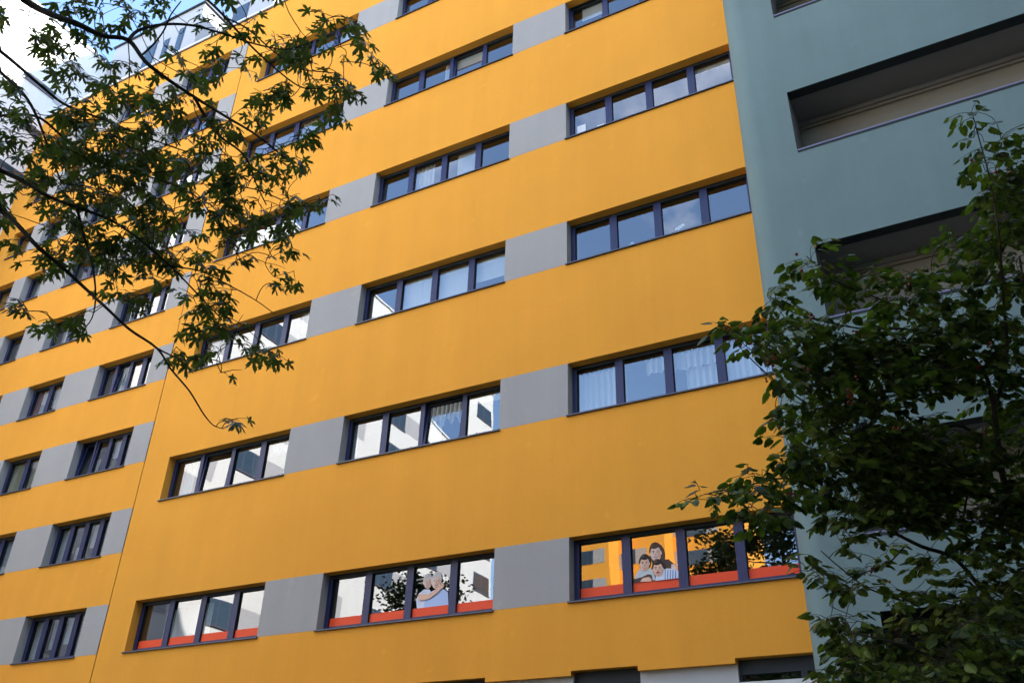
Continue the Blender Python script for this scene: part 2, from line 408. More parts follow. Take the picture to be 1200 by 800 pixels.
for r in range(9):
    z = ZD+PD*r
    for key, (a, b), n in (('D', D_, 4), ('E', E_, 2), ('F', F_, 1), ('G', G_, 1)):
        W = b-a; cur = []; tilt = {}
        P = [nets(W, i, n) for i in range(n)]
        def add(i, mt, f0=0, f1=1, z0=.05, z1=HD-.1, nm='curtain', **k):
            p0, p1 = P[i]; cur.append((nm, curtain(p0+(p1-p0)*f0, p0+(p1-p0)*f1, z0, z1, mt, **k)))
        if key == 'E' and r == 2: add(0, CREAM); add(1, CREAM)
        if key == 'E' and r == 3: add(0, ROSE, 0, .4); add(0, NET, .4, 1); add(1, NET, .1, 1)
        if key == 'E' and r == 4: add(0, NET, .5, 1); add(1, NET)
        if key == 'D' and r == 3: add(0, BROWNC, 0, .6); add(0, NET, .6, 1); add(1, NET, 0, 1); add(2, NET, .3, 1); tilt[1] = 7
        if key == 'D' and r == 2: add(1, NET, 0, .3, z1=.7); add(2, NET, .1, 1, z0=.6); tilt[0] = 6; tilt[1] = 2
        if key == 'D' and r == 1: add(0, NET, 0, .5); add(1, NET, .3, 1, z1=.6); add(2, NET, .2, .8, z0=.5)
        if key == 'D' and r == 0: add(0, NET, 0, 1); add(1, NET, .1, .9, z0=.4); add(2, NET, .1, .9, z0=.5)
        if key == 'E' and r == 1: add(1, NET)
        if key == 'F' and r in (3, 5): add(0, NET, .2, .8)
        if key == 'G' and r == 5: add(0, BROWNC)
        window(ob, a, z, W, HD, n, tilt, cur)
# rooftop blocks
m = MB(); m.box(-26.9, -20.55, 2.0, 9.5, ROOF-.02, 38.55, PALE); pb = m.build('penthouse', ob)
m = MB(); m.box(-27.0, -20.45, 1.9, 9.6, 38.551, 38.63, DARK); m.build('roof_edge', pb)
for x0, x1, z0, z1 in ((-21.95, -21.5, 35.6, 37.4), (-22.9, -22.5, 35.6, 37.1), (-24.2, -23.4, 35.4, 37.3)):
    m = MB(); m.box(x0, x1, 1.985, 2.0, z0, z1, FARFRAME); m.box(x0+.06, x1-.06, 1.97, 1.984, z0+.06, z1-.06, FARGLASS); m.build('slot_window', pb)
m = MB(); m.box(-18.4, -15.6, 2.0, 8.0, ROOF-.02, 39.5, PALE); pb2 = m.build('penthouse', ob)
m = MB(); m.box(-18.2, -17.2, 1.985, 2.0, 35.2, 36.8, FARFRAME); m.box(-18.12, -17.28, 1.97, 1.984, 35.28, 36.72, FARGLASS); m.build('slot_window', pb2)

# ------------------------------------------------------------------ TEAL BUILDING
tb = tag(empty('teal_apartment_building', (0, 0, 0)), 'blue grey rendered block with long recessed loggias at the right edge', 'building')
YT, XT, LG = -1.36, 4.86, (6.06, 12.6)
T0, TH = 6.72, 1.73
RC = .5
xs = [XT+RC, 15.0, *LG]; zs = [0, 33.5, .6, 5.46] + [v for r in range(6) for v in (T0+PIT*r, T0+PIT*r+TH)]
def cell_t(x, z):
    inx = LG[0] < x < LG[1]
    if inx and .6 < z < 5.46: return 'o'
    for r in range(6):
        if inx and T0+PIT*r < z < T0+PIT*r+TH: return 'o'
    return 'w'
facade('facade_wall', tb, xs, zs, cell_t, TEAL, y=YT, rev=.02)
m = MB(); seg = 14                                  # rounded corner turning into the return wall
for i in range(seg):
    a0, a1 = R(90)*i/seg, R(90)*(i+1)/seg
    p = lambda a: (XT+RC-RC*math.sin(a), YT+RC-RC*math.cos(a))
    (xa, ya), (xb, yb) = p(a0), p(a1)
    m.poly([(xb,yb,0),(xa,ya,0),(xa,ya,33.5),(xb,yb,33.5)], TEAL)
m.smooth = True; cm = m.build('rounded_corner', tb)
m = MB(); m.poly([(XT,.3,0),(XT,YT+RC,0),(XT,YT+RC,33.5),(XT,.3,33.5)], TEAL); m.build('return_wall', tb)
m = MB(); m.box(XT+RC, 15, YT+1.25, 13, 0, 33.45, TEAL, skip='fd'); m.build('building_body', tb)
m = MB()
m.poly([(XT+.05,YT+.05,33.48),(15,YT+.05,33.48),(15,1.4,33.48),(XT+.05,1.4,33.48)], ROOFM); m.build('roof', tb)
for (x0, x1) in (LG,):
    for r in range(-1, 6):
        zb, zt = (T0+PIT*r, T0+PIT*r+TH) if r >= 0 else (.6, 5.46)
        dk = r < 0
        m = MB(); yf, yb = YT+.02, YT+1.2
        m.poly([(x0,yf,zt),(x1,yf,zt),(x1,YT+.27,zt),(x0,YT+.27,zt)], DARK)
        m.poly([(x0,YT+.27,zt),(x1,YT+.27,zt),(x1,YT+.27,zt+.03),(x0,YT+.27,zt+.03)], DARK)
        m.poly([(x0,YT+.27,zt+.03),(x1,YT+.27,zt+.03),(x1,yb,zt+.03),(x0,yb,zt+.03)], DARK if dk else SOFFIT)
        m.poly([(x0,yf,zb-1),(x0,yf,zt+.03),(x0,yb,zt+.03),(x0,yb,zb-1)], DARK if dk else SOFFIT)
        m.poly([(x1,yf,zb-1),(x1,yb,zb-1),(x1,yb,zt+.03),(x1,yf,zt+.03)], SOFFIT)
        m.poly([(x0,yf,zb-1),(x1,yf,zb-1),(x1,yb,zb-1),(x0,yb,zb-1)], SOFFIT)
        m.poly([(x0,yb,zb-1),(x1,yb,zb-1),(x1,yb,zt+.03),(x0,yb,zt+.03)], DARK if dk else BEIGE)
        lo = m.build('loggia', tb)
        if r >= 0:
            m = MB(); m.box(x0, x1, yb-.10, yb-.001, zt-.09, zt+.028, SOFFIT); m.box(x0, x1, yb-.05, yb-.001, zt-.16, zt-.091, BEIGE); m.build('cornice', lo)
            m = MB(); m.box(x0, x1, YT-.02, YT+.10, zb-.001, zb+.03, METAL); m.box(x0+.01, x1-.01, YT-.012, YT-.001, zb-.045, zb-.0015, DARK); m.build('parapet_cap_and_shadow', lo)  # dark strip below the cap is its shadow, modelled as a thin box
m = MB(); m.box(XT+RC, 15, YT-.06, YT+.3, 33.5, 33.6, COPING); m.build('roof_coping', tb)
# unseen wing added outside the frame to block sun and sky from the right
m = MB(); m.box(15, 28, -44, 13, 0, 33.4, TEAL); wg = m.build('added_side_wing', tb)
for r in range(6):
    m = MB(); zb = T0+PIT*r
    for k in range(5): m.box(14.98, 15, -31+k*6, -28+k*6, zb, zb+1.35, FARGLASS)
    m.build('window_row', wg)

# ------------------------------------------------------------------ WHITE WING on the left, seen over the roof and mirrored in the windows
wb = tag(empty('white_apartment_building', (-27, -20, 0)), 'sunlit white apartment block rising behind the maple at the top left corner', 'building')
XW, WR, YW0, YW1 = 0.0, 37.3, -22.2, 26.0         # local: x 0 is the wall facing the courtyard, y relative to -20
m = MB(); m.box(-13, 0, YW0, YW1, 0, WR, WHITE); m.build('wall', wb)
m = MB(); m.box(-13.1, .10, YW0-.1, YW1+.1, WR+.001, WR+.12, COPING); m.build('roof_coping', wb)
def wall_window(parent, y, z, ww, hh, nm='window', npan=2):
    """window on a wall facing +x, standing 2 cm proud of it"""
    def f():
        m = MB(); m.box(0, .03, 0, ww, 0, hh, FARFRAME); m.box(0, .07, -.05, ww+.05, -.06, -.001, SILLM); return m.mesh('far_window')
    def g():
        m = MB()
        for i in range(npan): m.box(.031, .036, ww*i/npan+.06, ww*(i+1)/npan-.06, .07, hh-.07, FARGLASS)
        return m.mesh('far_pane')
    o = link(nm, cached(('fw', ww, hh), f), parent, (0, y, z)); link('pane', cached(('fp', ww, hh, npan), g), o); return o
for k in range(12):
    z = 34.3-2.8*k
    for i, y in enumerate((-22.0, -15.8, -9.6, -3.4, 2.8, 9.0, 14.2)):
        if z < 1: continue
        y_ = y+.15
        if y+22.0 < .1: wall_window(wb, y_, z, 2.2, 1.3)
        else:
            wall_window(wb, y_, z, 2.3, 1.3, npan=3)
            m = MB(); m.box(0, .012, y_-1.9, y_-.001, z-.0, z+1.3, PALE); m.build('render_panel', wb)
for z, hh in ((35.5, .43), (33.1, .43), (30.6, .43), (28.0, .43), (25.5, .43), (23.0, .43)):
    m = MB(); m.box(0, .05, 18.35, 20.0, z, z+hh, SILLM); f = m.build('strip_window', wb)
    m = MB(); m.box(.051, .06, 18.45, 19.9, z+.14, z+hh-.05, FARGLASS); m.build('pane', f)
    m = MB(); m.box(0, .014, 20.001, 21.5, z-.1, z+hh, PALE); m.build('render_panel', wb)

# ------------------------------------------------------------------ FAR ORANGE BLOCK closing the courtyard behind the camera
fb = tag(empty('stepped_orange_building', (-18, -62, 0)), 'stepped orange block across the courtyard, mirrored in the lowest right window row', 'building')
for (x0, x1, y1) in ((-9.0, -5.9, 4.0), (-5.9, -1.4, 1.6), (-1.4, 5.0, -.8)):
    m = MB(); m.box(x0, x1, -12, y1, 0, 33.4, ORANGE); wl = m.build('wall', fb)
    m = MB(); m.box(x0+.001, x1-.001, -11.9, y1-.01, 33.401, 33.5, COPING); m.build('roof_coping', fb)
    for k in range(11):
        z = 1.8+2.8*k
        if x1-x0 > 5: spans = [(x0+1.2, x0+3.6)]
        else: spans = [(x0+.3, x0+1.5)]
        m = MB(); m.box(spans[0][0]-(.25 if x1-x0 < 5 else 1.1), min(x1-.35, spans[-1][1]+1.2), y1+.001, y1+.012, z, z+1.35, GREY); m.build('render_panel', fb)
        for a, b in spans:
            m = MB(); m.box(a, b, y1+.013, y1+.03, z, z+1.35, FARFRAME); f = m.build('window', fb)
            m = MB(); m.box(a+.07, (a+b)/2-.05, y1+.031, y1+.036, z+.08, z+1.27, FARGLASS); m.box((a+b)/2+.05, b-.07, y1+.031, y1+.036, z+.08, z+1.27, FARGLASS); m.build('pane', f)

# ------------------------------------------------------------------ GROUND
gm = mat('lawn_grass', (.045, .065, .022), .95, noise=(1.2, .35), bump=(30, .5))
m = MB(); m.poly([(-1200,-1200,0),(1200,-1200,0),(1200,1200,0),(-1200,1200,0)], gm); tag(m.build('lawn'), kind='structure')
pm = mat('paving', (.10, .10, .095), .9, noise=(2, .12), bump=(12, .3))
m = MB(); m.box(-27, 15, -3.4, -1.4, -.1, .05, pm); m.box(6, 9.5, -60, -3.4, -.1, .05, pm); tag(m.build('footpath'), kind='structure')

# ------------------------------------------------------------------ PICTURES STUCK ON THE GLASS (flat printed film, cut out)
SK = mat('skin_print', (.85, .52, .37), .6); SK2 = mat('skin_print_pale', (.92, .66, .54), .6); HAIR = mat('hair_print', (.11, .055, .035), .6)
HAIR2 = mat('dark_hair_print', (.03, .02, .015), .6); WH = mat('white_hair_print', (.76, .74, .72), .6); BRN = mat('brown_top_print', (.09, .05, .035), .6)
PLAID = mat('pale_plaid_print', (.62, .65, .64), .6); BLU = mat('blue_shirt_print', (.48, .60, .86), .6); WSH = mat('white_shirt_print', (.72, .76, .86), .6)
EYE = mat('eye_print', (.03, .02, .02), .6); LIP = mat('lip_print', (.50, .10, .08), .6); TEETH = mat('teeth_print', (.85, .82, .78), .6); STR = mat('stripe_print', (.10, .18, .45), .6)
SHADE = mat('skin_shade_print', (.72, .45, .33), .6); GLOSSH = mat('hair_gloss_print', (.16, .09, .05), .6); PETALH = mat('hair_white_print', (.85, .84, .80), .6)
def picture(name, origin, ww, hh, layers, label):
    root = tag(empty(name, origin), label, 'window sticker')
    groups = {}
    for d, (nm, mt, pts) in enumerate(layers):
        if nm not in groups: groups[nm] = MB()
        groups[nm].poly([(u*ww, -.0006*d, v*hh) for u, v in pts], mt)
    for nm, m in groups.items(): m.build(nm, root)
    return root
def ell(cx, cy, rx, ry, n=18, a0=0, a1=360, rot=0):
    c, s = math.cos(R(rot)), math.sin(R(rot)); o = []
    for i in range(n+1 if a1-a0 < 360 else n):
        a = R(a0+(a1-a0)*i/n); x, y = rx*math.cos(a), ry*math.sin(a); o.append((cx+x*c-y*s, cy+x*s+y*c))
    return o
def face(nm, cx, cy, rx, ry, hair, skin, tilt=0, long=False, smile=True):
    l = []
    if long: l += [('hair', hair, ell(cx+rx*.25, cy-ry*.25, rx*1.35, ry*1.45, rot=tilt))]
    l += [('hair', hair, ell(cx, cy+ry*.22, rx*1.13, ry*1.10, rot=tilt)), ('face', skin, ell(cx, cy-ry*.08, rx*.92, ry*.95, rot=tilt)),
          ('face', skin, ell(cx-rx*.95, cy-ry*.1, rx*.13, ry*.2)), ('face', skin, ell(cx+rx*.95, cy-ry*.1, rx*.13, ry*.2)),
          ('hair', hair, ell(cx, cy+ry*.80, rx*.74, ry*.30, rot=tilt))]
    for sx in (-1, 1):
        l += [('face_features', hair, ell(cx+sx*rx*.38, cy+ry*.22, rx*.22, ry*.05)), ('face_features', TEETH, ell(cx+sx*rx*.37, cy+ry*.05, rx*.17, ry*.08)), ('face_features', EYE, ell(cx+sx*rx*.36, cy+ry*.05, rx*.09, ry*.085))]
    l += [('face', SHADE, ell(cx+rx*.62, cy-ry*.18, rx*.26, ry*.62, rot=tilt)), ('face', SHADE, ell(cx, cy-ry*.80, rx*.45, ry*.12)), ('face', SHADE, ell(cx+rx*.12, cy-ry*.08, rx*.07, ry*.22)),
          ('hair', GLOSSH if hair is not WH else PETALH, ell(cx-rx*.35, cy+ry*.98, rx*.38, ry*.10, rot=20))]
    l += [('face_features', LIP, ell(cx, cy-ry*.22, rx*.14, ry*.05)), ('face_features', LIP, ell(cx, cy-ry*.48, rx*.36, ry*.13))]
    if smile: l += [('face_features', TEETH, ell(cx, cy-ry*.46, rx*.28, ry*.06))]
    return l
PW = 4.72/4
p0 = (PW+.105, REV+.0335, Z0+.125); pw, ph = PW-.21, HW-.25
lay = [('clothes', BRN, [(.44,.18),(.42,.42),(.50,.52),(.66,.54),(.80,.53),(.93,.42),(1.0,.26),(1.0,.18)]), ('arms', SK2, [(.86,.44),(.93,.42),(1.0,.27),(1.0,.18),(.90,.20),(.84,.34)]),
       ('face', SK2, [(.48,.50),(.50,.60),(.62,.60),(.64,.50),(.56,.46)])]
lay += face('m', .53, .68, .125, .155, HAIR, SK2, 8, True)
lay += [('clothes', PLAID, [(.03,.18),(.06,.30),(.14,.40),(.24,.44),(.38,.42),(.46,.34),(.50,.18)]), ('clothes', BRN, [(.0,.17),(.05,.24),(.20,.26),(.34,.30),(.42,.28),(.44,.17)]), ('arms', SK, [(.16,.18),(.22,.24),(.36,.25),(.42,.19),(.40,.16)])]
lay += face('b', .28, .50, .115, .14, HAIR2, SK, -6)
lay += [('clothes', WSH, [(.50,.16),(.52,.30),(.62,.33),(.76,.36),(.92,.34),(1.0,.28),(1.0,.16)])]
lay += [('clothes', STR, [(.70+.055*k,.16),(.72+.055*k,.35-.012*k),(.735+.055*k,.35-.012*k),(.72+.055*k,.16)]) for k in range(5)]
lay += face('c', .57, .37, .115, .14, HAIR2, SK, 4, smile=False)
picture('family_picture', p0, pw, ph, lay, 'printed film of a smiling dark haired woman with two boys stuck on a window pane')
PB = 4.75/4
p0 = (-6.55+2*PB+.105, REV+.0335, Z0+.125); pw = PB-.21
lay = [('clothes', WSH, [(.12,.18),(.08,.36),(.14,.48),(.28,.56),(.44,.54),(.52,.40),(.50,.18)]), ('clothes', BLU, [(.30,.18),(.34,.36),(.44,.48),(.60,.53),(.80,.52),(.94,.44),(.98,.18)])]
lay += face('o', .37, .70, .11, .14, WH, SK2, 10) + face('p', .62, .69, .125, .155, WH, SK2, -5)
lay += [('arms', SK, [(.14,.38),(.22,.33),(.46,.34),(.70,.46),(.80,.56),(.76,.60),(.66,.54),(.44,.44),(.22,.46),(.14,.46)]), ('arms', SK, ell(.78, .57, .07, .05, rot=30)),
        ('arms', SK, [(.72,.56),(.70,.62),(.73,.62),(.76,.57)]), ('arms', SK, [(.76,.58),(.75,.65),(.78,.65),(.79,.58)]), ('arms', SK, [(.79,.58),(.80,.64),(.83,.63),(.82,.57)])]
picture('couple_picture', p0, pw, ph, lay, 'printed film of a white haired couple embracing, stuck on a window pane')

# small things on the window boards
LF = mat('plant_leaf', (.05, .12, .03), .5); PETAL = mat('white_petal', (.85, .85, .88), .5); POT = mat('white_pot', (.7, .7, .68), .4); PAPER = mat('white_paper', (.82, .84, .88), .7)
def orchid(x, z, s, label):
    e = tag(empty('potted_orchid', (x, .40, z)), label, 'plant', 'flowering plants on the window board')
    m = MB(); m.tube([Vector((0,0,0)), Vector((0,0,.05*s)), Vector((0,0,.12*s))], [.045*s, .055*s, .07*s], POT, 10); m.build('pot', e)
    m = MB()
    for k in range(5):
        a = k*1.25; m.poly([(0,0,.12*s),(.05*s*math.cos(a-.3),.05*s*math.sin(a-.3),.17*s),(.16*s*math.cos(a),.16*s*math.sin(a),.16*s),(.05*s*math.cos(a+.3),.05*s*math.sin(a+.3),.17*s)], LF)
    m.build('leaves', e)
    st = [Vector((0,0,.12*s)), Vector((.02*s,-.01,.28*s)), Vector((.09*s,-.02,.37*s)), Vector((.20*s,-.02,.38*s))]
    m = MB(); m.tube(st, [.004]*4, LF, 5); m.build('stem', e)
    m = MB()
    for k in range(7):
        c = st[1].lerp(st[3], k/6) + Vector((0, -.02, random.uniform(-.01, .05)*s)); c.z = st[2].z+random.uniform(-.05,.04)*s if k > 2 else c.z
        for q in range(5):
            a = q*2*math.pi/5+.3*k; r_ = .034*s
            m.poly([c, c+Vector((r_*math.cos(a-.45), -.008, r_*math.sin(a-.45))), c+Vector((r_*1.3*math.cos(a), -.004, r_*1.3*math.sin(a))), c+Vector((r_*math.cos(a+.45), -.008, r_*math.sin(a+.45)))], PETAL)
    m.build('flowers', e)
zA2 = Z0+2*PIT+.06
orchid(.42, zA2, .6, 'white orchid on the sill in the leftmost pane of the plain blue window'); orchid(1.5, zA2, .75, 'white orchid on the sill in the second pane of the plain blue window'); orchid(2.75, zA2, 1.05, 'larger white orchid on the sill in the third pane of the plain blue window')
orchid(-4.7, Z0+4*PIT+.05, .9, 'white orchid low in the second pane of the top row window'); orchid(-5.9, Z0+4*PIT+.05, 1.0, 'white orchid low in the first pane of the top row window')
e = tag(empty('dog_ornament', (1.62, .40, Z0+PIT+.06)), 'small white china dog on the sill beside the short net curtain', 'ornament')
m = MB(); m.tube([Vector((-.12,0,.05)), Vector((-.06,0,.085)), Vector((.04,0,.085)), Vector((.10,0,.07))], [.02,.042,.045,.02], PETAL, 10); m.smooth = True; m.build('body', e)
m = MB(); m.tube([Vector((-.12,0,.09)), Vector((-.13,0,.14)), Vector((-.19,0,.13))], [.022,.036,.012], PETAL, 10); m.smooth = True; m.build('head', e)
for q in (-.08, .07):
    for s in (-.02, .02): m = MB(); m.tube([Vector((q,s,0)), Vector((q,s,.07))], [.012,.016], PETAL, 6); m.build('leg', e)
m = MB(); m.tube([Vector((.10,0,.08)), Vector((.16,0,.13))], [.012,.005], PETAL, 6); m.build('tail', e)
zA3 = Z0+3*PIT
def notice(x, z, ww, hh, label):
    m = MB(); m.box(0, ww, 0, .002, 0, hh, PAPER); o = tag(m.build('paper_notice', None, (x, REV+.03, z)), label, 'notice', 'papers stuck behind the glass'); return o
notice(.20, zA3+.20, .26, .42, 'tall white sheet stuck in the leftmost pane of its window')
notice(.80, zA3+.32, .2, .07, 'short white strip at the right side of the leftmost pane')
notice(1.36, zA3+.16, .28, .05, 'narrow white strip low in the second pane'); notice(2.12, zA3+.18, .09, .17, 'small upright white card low in the second pane')
m = MB(); m.box(-12.97+1.62, -12.97+1.98, .40, .52, Z0+.31, Z0+.36, BLACK); m.box(-12.97+1.70, -12.97+1.90, .42, .50, Z0+.36, Z0+.41, BLACK)
tag(m.build('ornament'), 'flat black object lying behind the glass above the red film strip', 'ornament')

# ------------------------------------------------------------------ TREES
BARK = mat('bark', (.045, .038, .03), .9, noise=(18, .3), bump=(40, .6))
def leafmat(name, c1, c2, tr=.3, rough=.42, scale=5.5):
    m = bpy.data.materials.new(name); m.use_nodes = True; n = m.node_tree.nodes; l = m.node_tree.links; b = n['Principled BSDF']; o = n['Material Output']
    g = n.new('ShaderNodeNewGeometry'); nn = n.new('ShaderNodeTexNoise'); nn.inputs['Scale'].default_value = scale; nn.inputs['Detail'].default_value = 3; l.new(g.outputs['Position'], nn.inputs['Vector'])
    r = n.new('ShaderNodeValToRGB'); r.color_ramp.elements[0].position = .36; r.color_ramp.elements[1].position = .66
    r.color_ramp.elements[0].color = (*c1, 1); r.color_ramp.elements[1].color = (*c2, 1); l.new(nn.outputs['Fac'], r.inputs[0])
    l.new(r.outputs[0], b.inputs['Base Color']); b.inputs['Roughness'].default_value = rough; b.inputs['Specular IOR Level'].default_value = .35
    t = n.new('ShaderNodeBsdfTranslucent'); mm = n.new('ShaderNodeMixRGB'); mm.blend_type = 'MULTIPLY'; mm.inputs[0].default_value = 1; mm.inputs[2].default_value = (1.1, 1.3, .5, 1)
    l.new(r.outputs[0], mm.inputs[1]); l.new(mm.outputs[0], t.inputs[0])
    ms = n.new('ShaderNodeMixShader'); ms.inputs[0].default_value = tr; l.new(b.outputs[0], ms.inputs[1]); l.new(t.outputs[0], ms.inputs[2]); l.new(ms.outputs[0], o.inputs[0])
    return m
MAPLE = leafmat('maple_leaf', (.055, .090, .028), (.13, .165, .060), .36, .33, 8)
HAW = leafmat('thorn_leaf', (.016, .036, .011), (.14, .20, .028), .32, .42, 9)
PINE = leafmat('courtyard_leaf', (.03, .05, .02), (.06, .09, .03), .2, .6)
BERRY = mat('berry', (.20, .015, .015), .25, .5)

def maple_leaf(var):
    rnd = random.Random(100+var); tips = [(0, 1.0), (48, .82), (-48, .82), (108, .46), (-108, .46)]; pts = []
    half = []
    # outline of one side as (angle, radius): deep sinuses, toothed lobes
    prof = [(0, 1.0), (5, .80), (11, .80), (8, .66), (15, .62), (12, .50), (22, .28), (31, .50), (36, .47), (35, .62), (42, .64), (47, .86), (53, .66), (60, .64), (57, .50), (66, .46), (70, .24), (88, .34), (96, .33), (104, .48), (112, .34), (124, .28), (150, .12), (180, .05)]
    for s in (1, -1):
        for a, r_ in (prof if s == 1 else prof[::-1]):
            if s == -1 and a in (0, 180): continue
            a2 = a*s + rnd.uniform(-2, 2); r2 = r_*(1+rnd.uniform(-.07, .07)); pts.append((r2*math.sin(R(a2)), r2*math.cos(R(a2))))
    return pts
def thorn_leaf(var):
    rnd = random.Random(200+var)
    prof = [(0, .95), (9, .80), (14, .82), (22, .62), (30, .66), (42, .50), (52, .54), (68, .42), (84, .45), (105, .40), (128, .40), (150, .34), (170, .20)]
    pts = []
    for s in (1, -1):
        for a, r_ in (prof if s == 1 else prof[::-1]):
            if s == -1 and a == 0: continue
            r2 = r_*(1+rnd.uniform(-.08, .08)); pts.append((r2*math.sin(R(a*s)), r2*math.cos(R(a*s))+.05))
    return pts
def leaf_geo(pts, curl):
    """verts (x across, y towards the tip, z up) and triangle fan; blade folded along the midrib and drooping at the tip"""
    V = [(0, 0, 0)] + [(x, y, -abs(x)*curl - .22*y*y*(1 if y > 0 else .2)) for x, y in pts]
    n = len(pts); Fc = [(0, 1+i, 1+(i+1) % n) for i in range(n)]
    V.append((-.012, -.45, .03)); V.append((.012, -.45, .03)); V.append((0, .02, .01)); k = len(V)
    Fc.append((k-3, k-2, k-1)); return V, Fc

def build_tree(root, leaf_fn, mt, sprays, limbs, size, nvar=5, per=(5, 9), droop=.35, spr_len=.26, stem_r=.0026, keep=300, berries=None, flat=.75):
    geos = [leaf_geo(leaf_fn(v), [.25, .45, .15, .6, .35][v % 5]) for v in range(nvar)]
    meshes = []
    for V, Fc in geos:
        me = bpy.data.meshes.new('leaf'); me.from_pydata(V, [], Fc); me.materials.append(mt); me.update(); meshes.append(me)
    tw = MB(); leaves = []
    samples = [(p, r_) for pts, rad in limbs for p, r_ in zip(pts, rad)]
    limb_s = [q[0] for q in samples[::2]]
    sprays = sorted(sprays, key=lambda q: min((c-q[0]).length_squared for c in limb_s))
    nodes = list(limb_s)
    for (pos, n, sc) in sprays:
        base = min(nodes, key=lambda q: (q-pos).length_squared); nodes.append(pos.copy()); nodes.append(base.lerp(pos, .5))
        d = (pos-base); dl = d.length
        if dl > .03:
            perp = Vector((random.uniform(-1,1), random.uniform(-1,1), random.uniform(-.2,1))).normalized()*dl*.2
            ks = 5; tw.tube([base + d*(k/ks) + perp*math.sin(math.pi*k/ks) for k in range(ks+1)], [stem_r + .0022*(1-k/ks)*min(1, dl/.6) for k in range(ks+1)], BARK, 4, False)
        h = Vector((d.x, d.y, 0)); h = h.normalized() if h.length > .02 else Vector((1, 0, 0))
        a = random.gauss(0, .8); h = Matrix.Rotation(a, 3, 'Z') @ h
        dirn = Vector((h.x, h.y, random.uniform(-.5, .25))).normalized(); ln = spr_len*random.uniform(.7, 1.2)*sc
        tw.tube([pos, pos+dirn*ln*.55+Vector((0,0,.01)), pos+dirn*ln], [stem_r, stem_r*.8, stem_r*.5], BARK, 4, False)
        side = dirn.cross(Vector((0, 0, 1))).normalized()
        for i in range(n):
            t = (i+.6)/n; s = -1 if i % 2 else 1; c = pos+dirn*ln*t
            if i == n-1: o_ = dirn
            else: o_ = (dirn*random.uniform(.2, .9) + side*s*random.uniform(.5, 1.1) + Vector((0, 0, random.uniform(-.5, .2)))).normalized()
            S = size*sc*random.uniform(.6, 1.18); o_.z -= droop*random.uniform(.2, 1.6); o_.normalize()
            nrm = Vector((random.gauss(0, 1-flat), random.gauss(0, 1-flat), 1)).normalized()
            x = o_.cross(nrm).normalized(); z = x.cross(o_)
            mm = Matrix((x*S*.98, o_*S, z*S)).transposed().to_4x4(); mm.translation = c + o_*S*.45
            leaves.append((mm, random.randrange(nvar), S))
    def score(q):
        p = q[0].translation - CAM; dz = p.dot(fw)
        px = 600+FPX*p.dot(rt)/dz if dz > .3 else -9999; py = 400-FPX*p.dot(up)/dz if dz > .3 else -9999
        return q[2]/dz if 5 < px < 1195 and 5 < py < 795 and dz > .3 else 0
    leaves.sort(key=score, reverse=True)
    for mm, v, S in leaves[:keep]:
        o = bpy.data.objects.new('leaf', meshes[v]); col.objects.link(o); o.parent = root; o.matrix_parent_inverse = Matrix.Translation(-root.location); o.matrix_local = Matrix.Translation(-root.location) @ mm
        o.matrix_parent_inverse = Matrix.Identity(4)
    V, Fc = [], []
    for mm, v, S in leaves[keep:]:
        b = len(V); gv, gf = geos[v]; V += [tuple(mm @ Vector(p)) for p in gv]; Fc += [tuple(b+i for i in f) for f in gf]
    me = bpy.data.meshes.new('foliage'); me.from_pydata(V, [], Fc); me.materials.append(mt); me.update()
    link('foliage', me, root, -root.location)['kind'] = 'stuff'
    o = tw.build('twigs', root, -root.location); o['kind'] = 'stuff'
    return leaves

def limb_parts(root, specs):
    out = []
    for spec in specs:
        pts = [Vector(p) if not isinstance(p, Vector) else p for p, _ in spec]; rad = [r_ for _, r_ in spec]
        P, Q = [], []
        for i in range(len(pts)-1):                      # Catmull-Rom so limbs bend naturally
            a, b, c, d = pts[max(i-1,0)], pts[i], pts[i+1], pts[min(i+2,len(pts)-1)]
            for k in range(4):
                t = k/4; P.append(.5*((2*b)+(c-a)*t+(2*a-5*b+4*c-d)*t*t+(3*b-a-3*c+d)*t**3)); Q.append(rad[i]+(rad[i+1]-rad[i])*t)
        P.append(pts[-1]); Q.append(rad[-1])
        m = MB(); m.tube(P, Q, BARK, 8); m.smooth = True; m.build('limb', root, -root.location); out.append((P, Q))
    return out
def px_limb(lst, d0, d1, r0, r1):
    n = len(lst)-1
    return [(at(x, y, d0+(d1-d0)*i/n + .10*math.sin(i*1.7)), r0+(r1-r0)*(i/n)**.8) for i, (x, y) in enumerate(lst)]

# --- maple on the left
mt_root = tag(empty('maple_tree', (-1.2, -15.6, 0)), 'maple with deeply cut pointed leaves hanging in from the upper left', 'tree')
fork = Vector((-1.0, -15.4, 5.2)); fork2 = Vector((-.6, -15.0, 6.9))
m = MB(); tp = [Vector((-1.2,-15.6,0)), Vector((-1.2,-15.6,.4)), Vector((-1.15,-15.55,2.4)), fork, fork2, Vector((-.9,-14.6,9.5))]
m.tube(tp, [.34, .24, .20, .16, .10, .03], BARK, 14); m.smooth = True; m.build('trunk', mt_root, -mt_root.location)
def mlimb(start, lst, d0, d1, r0, r1):
    pl = px_limb(lst, d0, d1, r0, r1); return [(start, r0*1.7), (start.lerp(pl[0][0], .5)+Vector((0,0,.12)), r0*1.35)] + pl
J = [(28,0),(60,17),(90,28),(120,42),(150,47),(170,72),(195,92),(228,114),(265,137),(300,158),(335,186)]
